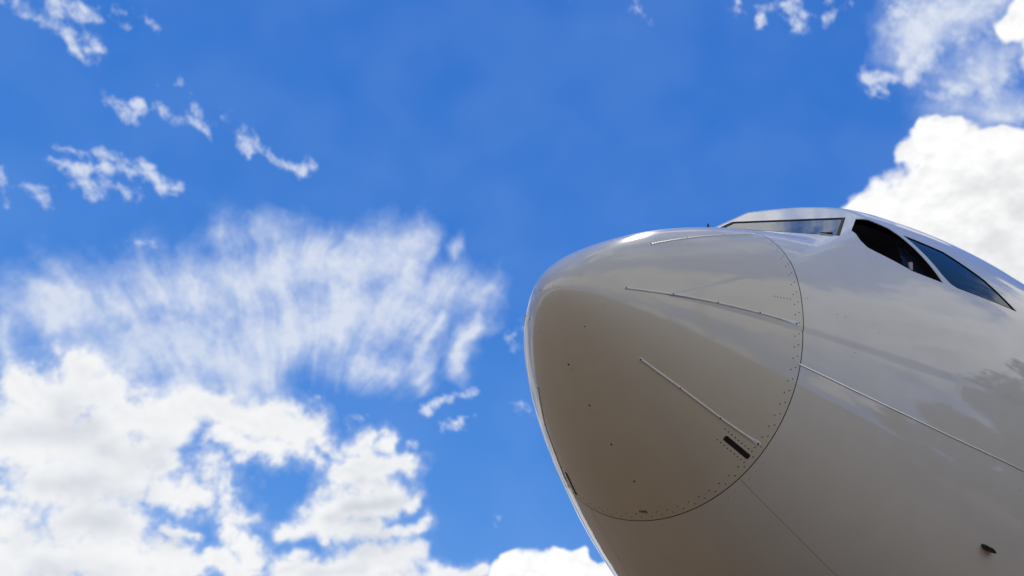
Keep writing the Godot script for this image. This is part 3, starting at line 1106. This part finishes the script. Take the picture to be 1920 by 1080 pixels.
	# --- lightning strips: [points], same on both sides where the far side cannot be seen
	var runs: Array = [
		[[0.447, -0.007, 0.552], [0.735, 0.181, 0.712], [1.052, 0.365, 0.843], [1.429, 0.573, 0.947]],
		[[0.257, -0.505, 0.507], [0.534, -0.477, 0.768], [0.827, -0.447, 0.978], [1.136, -0.419, 1.166], [1.462, -0.396, 1.34]],
		[[0.528, -0.986, 0.53], [0.84, -1.135, 0.718], [1.158, -1.264, 0.877], [1.491, -1.371, 1.03]],
		[[0.573, -1.029, -0.535], [0.918, -1.221, -0.704], [1.153, -1.372, -0.761], [1.506, -1.564, -0.847]],
		[[0.257, -0.505, -0.507], [0.534, -0.477, -0.768], [0.827, -0.447, -0.978], [1.136, -0.419, -1.166], [1.462, -0.396, -1.34]],
		[[0.447, -0.007, -0.552], [0.735, 0.181, -0.712], [1.052, 0.365, -0.843], [1.429, 0.573, -0.947]]]
	for r in runs:
		var path := line_path(r, 56)
		var strip := put("lightning_strip", strip_mesh(path, 0.0088, 0.0088, 0.021), mat.strip, radome)
		var knobs: Array = []
		var bores: Array = []
		var marks: Array = [0.03]
		for k in range(1, r.size() - 1): marks.append(float(k) / (r.size() - 1))
		for m in marks:
			var q: Vector2 = path[int(m * 56)]
			var up := skin_up(q.x, q.y)
			ball(knobs, skin(q.x, q.y) - up * 0.001, up, 0.0118, 0.0112, 10, 3)
			disc(bores, skin(q.x, q.y) + up * 0.0115, up, 0.006, 0.006, Vector3.RIGHT, 8)
		var e: Vector2 = path[54]
		disc(bores, skin(e.x, e.y) + skin_up(e.x, e.y) * 0.0055, skin_up(e.x, e.y), 0.008, 0.008, Vector3.RIGHT, 8)
		var mesh: ArrayMesh = strip.mesh
		mesh.add_surface_from_arrays(Mesh.PRIMITIVE_TRIANGLES, soup(knobs).surface_get_arrays(0))
		mesh.add_surface_from_arrays(Mesh.PRIMITIVE_TRIANGLES, soup(bores).surface_get_arrays(0))
		strip.material_override = null
		mesh.surface_set_material(0, mat.strip)
		mesh.surface_set_material(1, mat.strip)
		mesh.surface_set_material(2, mat.screw)
	# the flush strip under the chin, only its fasteners stand out
	var chin := line_path([[0.352, -1.005, -0.039], [0.634, -1.26, 0.006], [0.918, -1.48, 0.043], [1.215, -1.68, 0.082], [1.511, -1.861, 0.085]], 48)
	var chin_strip := put("lightning_strip", ribbon(chin, 0.007, 0.0012), mat.radome_paint, plane)
	for k in [1, 12, 24, 36]:
		var pin: Array = []
		ball(pin, skin(chin[k].x, chin[k].y), skin_up(chin[k].x, chin[k].y), 0.009, 0.003)
		put("fastener", soup(pin), mat.screw, chin_strip)
	tag(chin_strip, "flush lightning strip under the chin, painted over")

	# --- drain slots with their rows of screws
	var screws: Array = []
	for side in [1.0, -1.0]:
		var a: Vector3 = v3(1.273, -1.380, 0.859) if side > 0 else v3(1.303, -1.510, -0.729)
		var b: Vector3 = v3(1.472, -1.459, 0.937) if side > 0 else v3(1.491, -1.625, -0.750)
		var slot: Array = []
		var up := skin_up(a.lerp(b, 0.5).x, angle_at(a.lerp(b, 0.5)))
		var along := (b - a).normalized()
		var across := along.cross(up).normalized()
		var long := a.distance_to(b) / 2.0 + 0.014
		var edge: Array = []
		for q in [[1, 1], [-1, 1], [-1, -1], [1, -1]]:
			for k in 5:
				var f: float = PI / 2 * k / 4.0
				var base: float = [0.0, PI / 2, PI, 3 * PI / 2][[[1, 1], [-1, 1], [-1, -1], [1, -1]].find(q)]
				edge.append(Vector2(q[0] * (long - 0.014) + 0.014 * cos(base + f), q[1] * (0.0215 - 0.014) + 0.014 * sin(base + f)))
		var rim: Array = []
		for q in edge: rim.append(onto((a + b) / 2.0 + along * q.x + across * q.y))
		var mid := onto((a + b) / 2.0)
		for k in rim.size():
			slot.append_array([[mid + up * 0.0018, up], [rim[k] + up * 0.0018, up], [rim[(k + 1) % rim.size()] + up * 0.0018, up]])
			var wall: Vector3 = (rim[k] - mid).normalized()
			quad(slot, rim[k] + up * 0.0018, rim[(k + 1) % rim.size()] + up * 0.0018, rim[(k + 1) % rim.size()] - up * 0.002, rim[k] - up * 0.002, wall)
		put("drain_slot", soup(slot), mat.hole, radome)
		for k in 9:
			for row in [0.052, -0.050]:
				var p := onto(mid + along * (-0.155 + 0.035 * k + (0.0 if row > 0 else -0.012)) * (1.0) + across * row)
				dot(screws, p, 0.0064)
	# --- screws along the joint: two staggered rows
	var rows_of := 88
	for k in rows_of:
		var ta := TAU * (k + 0.3) / rows_of
		var tb := TAU * (k + 0.62) / rows_of
		dot(screws, skin(join_x(ta) - 0.062, ta), 0.0064)
		dot(screws, skin(join_x(tb) - 0.030, tb), 0.0064)
	for k in 6: dot(screws, v3(lerpf(1.255, 1.386, k / 5.0), lerpf(-0.211, -0.197, k / 5.0), 1.25), 0.006)
	tag(put("screw_heads", soup(screws), mat.screw, radome), "", "", "", "stuff")
	# --- chips from insects and stones
	var chips: Array = []
	var rng := RandomNumberGenerator.new()
	rng.seed = 6
	for q in [[0.031, -0.478, -0.151, 1.5], [0.104, -0.499, 0.301, 0.6], [0.207, -0.799, 0.21, 1.4], [0.168, -0.627, -0.352, 1.8], [0.181, -0.758, -0.219, 0.9], [0.19, -0.782, -0.199, 0.7], [0.398, -1.04, -0.02, 1.1], [0.2, -0.664, 0.384, 0.6], [0.051, -0.61, 0.049, 0.5], [0.12, -0.55, -0.25, 0.7]]:
		var p := onto(Vector3(q[0], q[1] + AXIS, q[2]))
		var up := skin_up(p.x, angle_at(p))
		disc(chips, p + up * 0.0012, up, 0.003 * q[3], 0.006 * q[3], Vector3(rng.randf_range(-1, 1), rng.randf_range(-1, 1), 0.3), 7)
	tag(put("chip_marks", soup(chips), mat.chip, radome), "", "", "", "stuff")
	# --- stencilled letters at the lower edge of the radome
	var tm := TextMesh.new()
	tm.text = "115AL"
	tm.font_size = 32
	var f := SystemFont.new()
	f.font_names = PackedStringArray(["Droid Sans"])
	f.font_weight = 700
	tm.font = f
	tm.pixel_size = 0.0009
	tm.depth = 0.0012
	var letters := put("stencil_lettering", tm, mat.ink, radome)
	var lp := v3(1.468, -1.838, 0.012)
	var lu := skin_up(lp.x, angle_at(lp))
	var lx := Vector3(0.08, 0, 1.0)
	lx = (lx - lu * lx.dot(lu)).normalized()
	letters.transform = Transform3D(Basis(lx, lu.cross(lx), lu), lp + lu * 0.003)

	# --- skin joints and small marks on the fuselage
	var upper: Array = [[1.49, -0.728, 1.327], [1.968, -0.771, 1.543], [2.49, -0.798, 1.751], [3.069, -0.813, 1.956], [3.842, -0.811, 2.202], [4.8, -0.82, 2.45], [7.0, -0.83, 2.85]]
	var lower: Array = [[1.552, -1.603, 0.834], [1.842, -1.731, 0.913], [2.203, -1.873, 1.0], [2.644, -2.029, 1.09], [3.4, -2.24, 1.24], [4.6, -2.48, 1.45]]
	put("skin_seam", ribbon(line_path(upper, 90), 0.016, 0.007), mat.bead, fuselage)
	put("skin_seam", ribbon(line_path(lower, 60), 0.007, 0.0008), mat.brown_seal, fuselage)
	var far_low: Array = [[1.56, -1.747, -0.613], [1.889, -1.923, -0.640], [2.293, -2.106, -0.692], [3.4, -2.42, -0.85]]
	put("skin_seam", ribbon(line_path(far_low, 60), 0.007, 0.0008), mat.brown_seal, fuselage)
	var marks_on: Array = []
	for q in [[2.15, 0.73, 1.4], [2.246, 0.836, 1.404], [2.375, 0.72, 1.533], [2.439, 0.745, 1.554], [3.268, 0.764, 1.916], [3.335, 0.772, 1.94], [1.80, -0.159, 1.49], [1.869, -0.155, 1.525], [1.958, -0.45, 1.572], [2.187, -0.174, 1.666], [3.86, -0.977, 2.169], [1.824, -2.028, 0.153], [1.535, -0.119, 1.35]]:
		dot(marks_on, v3(q[0], q[1], q[2]), 0.0048)
	for k in 6: dot(marks_on, v3(1.585 + 0.004 * k, -1.45 - 0.05 * k, 0.97 - 0.055 * k), 0.0035)
	tag(put("screw_heads", soup(marks_on), mat.screw, fuselage), "", "", "", "stuff")
	build_probes(plane)
	build_gear(plane)


func dot(tris: Array, p: Vector3, r: float) -> void:
	var up := skin_up(p.x, angle_at(p))
	ball(tris, p - up * 0.0004, up, r, 0.0016, 7, 2)


func build_cockpit(plane: Node3D, cuts: Array) -> void:
	# dark lining a hand's breadth inside the skin, open at the windows
	var tris: Array = []
	var xs: Array = []
	for k in 40: xs.append(1.62 + k * 0.085)
	var last: Array = []
	for i in xs.size():
		var row: Array = []
		for j in 121:
			var th := -PI / 2 + TAU * j / 120
			var s := skin(xs[i], th)
			var up := Vector3(-0.25, sin(th), cos(th)).normalized()
			row.append([s - up * 0.10, up])
		if i > 0:
			for j in 120: tris.append_array([last[j], last[j + 1], row[j + 1], last[j], row[j + 1], row[j]])
		last = row
		if i == 0 or i == xs.size() - 1:
			var way := Vector3.RIGHT if i == 0 else Vector3.LEFT
			var mid := Vector3(xs[i], AXIS, 0)
			for j in 120: tris.append_array([[mid, way], [row[j][0], way], [row[j + 1][0], way]])
	for c in cuts:
		var wide: Dictionary = cutter(inset(c.coarse, -0.10))
		wide.reach += 0.2
		tris = split(tris, wide)[1]
	put("cockpit_lining", soup(tris), mat.cabin, plane)
	var desk: Array = []
	box(desk, Vector3(3.25, AXIS + 0.60, 0.0), Vector3(1.5, 0.12, 2.2))
	put("cockpit_console", soup(desk), mat.cabin, plane)


func build_probes(plane: Node3D) -> void:
	# pitot head: a swept blade with a blunt fore end
	var at := v3(3.69, -1.523, 1.912)
	var up := skin_up(at.x, angle_at(at))
	var along := Vector3(1, 0, 0)
	along = (along - up * along.dot(up)).normalized()
	var across := up.cross(along)
	var tris: Array = []
	var last: Array = []
	for k in 5:
		var t := k / 4.0
		var row: Array = []
		for j in 17:
			var f := TAU * j / 16
			var cx := cos(f)
			var chord := 0.075 * (1.0 - 0.25 * t)
			var thick := 0.023 * (1.0 - 0.2 * t) * sqrt(maxf(0.0, 1.0 - 0.55 * maxf(cx, 0.0)))
			var px := chord * cx + 0.012 * t
			var py := thick * sin(f)
			row.append([at + along * px + across * py + up * (-0.002 + 0.052 * t), (along * cx * 0.3 + across * sin(f) + up * 0.05).normalized()])
		if k > 0:
			for j in 16: tris.append_array([last[j], last[j + 1], row[j + 1], last[j], row[j + 1], row[j]])
		last = row
	for j in 16: tris.append_array([[at + along * 0.012 + up * 0.054, up], [last[j][0], up], [last[j + 1][0], up]])
	var head := put("pitot_probe", soup(tris), mat.black_metal, plane)
	tag(head, "black blade-shaped probe on the lower side")
	var nozzle: Array = tube([at + up * 0.03 - along * 0.05, at + up * 0.034 - along * 0.078], [0.017, 0.011], 10)
	put("probe_tip", soup(nozzle), mat.black_metal, head)
	# a thin dark mast standing on the crest of the nose
	var base := v3(1.321, 0.624, 0.464)
	var bu := skin_up(base.x, angle_at(base))
	var stub := tube([base - bu * 0.004, base + Vector3(-0.008, 0.022, 0.0), base + Vector3(-0.014, 0.036, 0.0)], [0.012, 0.009, 0.006], 8)
	put("antenna_stub", soup(stub), mat.black_metal, plane)


func build_gear(plane: Node3D) -> void:
	var x := 6.7
	var leg: Array = tube([Vector3(x, AXIS - 2.7, 0), Vector3(x - 0.1, 1.5, 0), Vector3(x - 0.1, 0.52, 0)], [0.16, 0.14, 0.09], 16)
	leg.append_array(tube([Vector3(x - 0.1, 0.52, -0.42), Vector3(x - 0.1, 0.52, 0.42)], [0.06, 0.06], 12))
	leg.append_array(tube([Vector3(x - 0.08, 1.5, 0), Vector3(x - 1.1, AXIS - 2.75, 0)], [0.06, 0.06], 10))
	var gear := put("nose_gear", soup(leg), mat.metal, plane)
	for s in [-1.0, 1.0]:
		var t := TorusMesh.new()
		t.inner_radius = 0.24
		t.outer_radius = 0.52
		var tyre := put("wheel", t, mat.tyre, gear)
		tyre.position = Vector3(x - 0.1, 0.52, 0.36 * s)
		tyre.rotation.x = PI / 2
		tyre.scale = Vector3(1, 1.25, 1)
		var r := CylinderMesh.new()
		r.top_radius = 0.27
		r.bottom_radius = 0.27
		r.height = 0.2
		var rim := put("rim", r, mat.metal, gear)
		rim.position = tyre.position
		rim.rotation.x = PI / 2


# ---------------------------------------------------------------- what the paint mirrors

func build_surroundings() -> void:
	# pale cup on the sill of the open window
	var cup_at := Vector3(2.975, 6.598, 1.653)
	var cup: Array = tube([cup_at + Vector3(0, -0.07, 0), cup_at + Vector3(0, 0.012, 0), cup_at + Vector3(0, 0.015, 0)], [0.018, 0.022, 0.019], 20)
	tag(put("paper_cup", soup(cup), mat.cup, self), "small pale cup just inside the sill of the open cockpit window", "cup")
	# floodlight mast that shows as a thin T in the radome
	var mast := Node3D.new()
	mast.name = "floodlight_mast"
	add_child(mast)
	var az := deg_to_rad(-165.6)
	var foot := Vector3(0.75, 0, 0.9) + Vector3(sin(az), 0, -cos(az)) * 21.0
	mast.position = foot
	tag(mast, "tall grey floodlight mast with a crossbar, mirrored as a faint T in the radome", "floodlight mast")
	put("pole", soup(tube([Vector3.ZERO, Vector3(0, 11, 0), Vector3(0, 21.6, 0)], [0.42, 0.32, 0.24], 16)), mat.pole, mast)
	var bar: Array = []
	box(bar, Vector3(0, 21.7, 0), Vector3(2.6, 0.3, 0.4))
	put("crossbar", soup(bar), mat.pole, mast)
	for k in 4:
		var lamp: Array = []
		box(lamp, Vector3(-1.05 + 0.7 * k, 21.95, 0.05), Vector3(0.46, 0.4, 0.35))
		put("floodlight", soup(lamp), mat.lens, mast)
	# trees on the port side, mirrored as a ragged edge at the right
	var rng := RandomNumberGenerator.new()
	rng.seed = 77
	var places: Array = [[128.0, 26.0, 22.5, "broad tree with the tallest rounded crown off the port side"], [139.0, 31.0, 20.0, "tree with a lower crown standing left of the tallest one"], [149.0, 38.0, 17.0, "narrow tree in the middle of the row off the port side"], [157.0, 46.0, 13.5, "smallest tree at the forward end of the row off the port side"], [116.0, 34.0, 26.0, "tall tree at the aft end of the row off the port side"]]
	for q in places:
		var a := deg_to_rad(q[0])
		var t := Node3D.new()
		t.name = "tree" if q == places[0] else "tree_%03d" % places.find(q)
		add_child(t)
		t.position = Vector3(3.0, 0, 2.1) + Vector3(sin(a), 0, -cos(a)) * float(q[1])
		tag(t, q[3], "tree", "trees off the port side")
		var h: float = q[2]
		var wood: Array = tube([Vector3.ZERO, Vector3(0.1, h * 0.3, 0), Vector3(-0.1, h * 0.8, 0.1)], [h * 0.022, h * 0.016, h * 0.004], 10)
		for k in 6:
			var f := TAU * k / 6.0 + rng.randf()
			wood.append_array(tube([Vector3(0, h * (0.3 + 0.06 * k), 0), Vector3(cos(f) * h * 0.13, h * (0.42 + 0.06 * k), sin(f) * h * 0.13)], [h * 0.008, h * 0.003], 7))
		put("trunk", soup(wood), mat.bark, t)
		put("crown", leaves(rng, h, 9000), mat.leaf, t)
	# far wood all round the airfield
	var far: Array = []
	for k in 190:
		var f := TAU * k / 190.0 + rng.randf_range(-0.012, 0.012)
		var d := rng.randf_range(330.0, 460.0)
		var c := Vector3(sin(f) * d + 20.0, 0, -cos(f) * d)
		var h := rng.randf_range(8.0, 15.0)
		for m in 9:
			var at := c + Vector3(rng.randf_range(-6, 6), rng.randf_range(0.2, 1.0) * h * 0.8, rng.randf_range(-6, 6))
			ball(far, at - Vector3(0, h * 0.25, 0), (Vector3.UP + Vector3(rng.randf_range(-0.3, 0.3), 0, rng.randf_range(-0.3, 0.3))).normalized(), rng.randf_range(2.5, 4.5), h * 0.35, 7, 3)
	tag(put("far_wood", soup(far), mat.leaf_far, self), "low dark belt of woodland far off round the airfield", "woodland", "", "stuff")


func leaves(rng: RandomNumberGenerator, h: float, count: int) -> ArrayMesh:
	var clumps: Array = []
	for k in 40:
		var f := rng.randf() * TAU
		var y := rng.randf_range(0.16, 0.93)
		var spread := h * 0.36 * sqrt(maxf(0.05, 1.0 - pow((y - 0.5) / 0.47, 2.0)))
		var d := spread * sqrt(rng.randf())
		clumps.append([Vector3(cos(f) * d, h * y, sin(f) * d), h * rng.randf_range(0.06, 0.11)])
	var tris: Array = []
	for k in count:
		var c: Array = clumps[rng.randi() % clumps.size()]
		var out := Vector3(rng.randfn(), rng.randfn(), rng.randfn()).normalized()
		var p: Vector3 = c[0] + out * c[1] * pow(rng.randf(), 0.4)
		var n := (out + Vector3(rng.randf_range(-0.6, 0.6), rng.randf_range(-0.2, 0.8), rng.randf_range(-0.6, 0.6))).normalized()
		var u := n.cross(Vector3(rng.randf_range(-1, 1), rng.randf_range(-1, 1), 0.4)).normalized() * rng.randf_range(0.16, 0.42)
		var w := n.cross(u) * rng.randf_range(0.5, 0.9)
		quad(tris, p - u, p + w, p + u, p - w, n)
	return soup(tris)
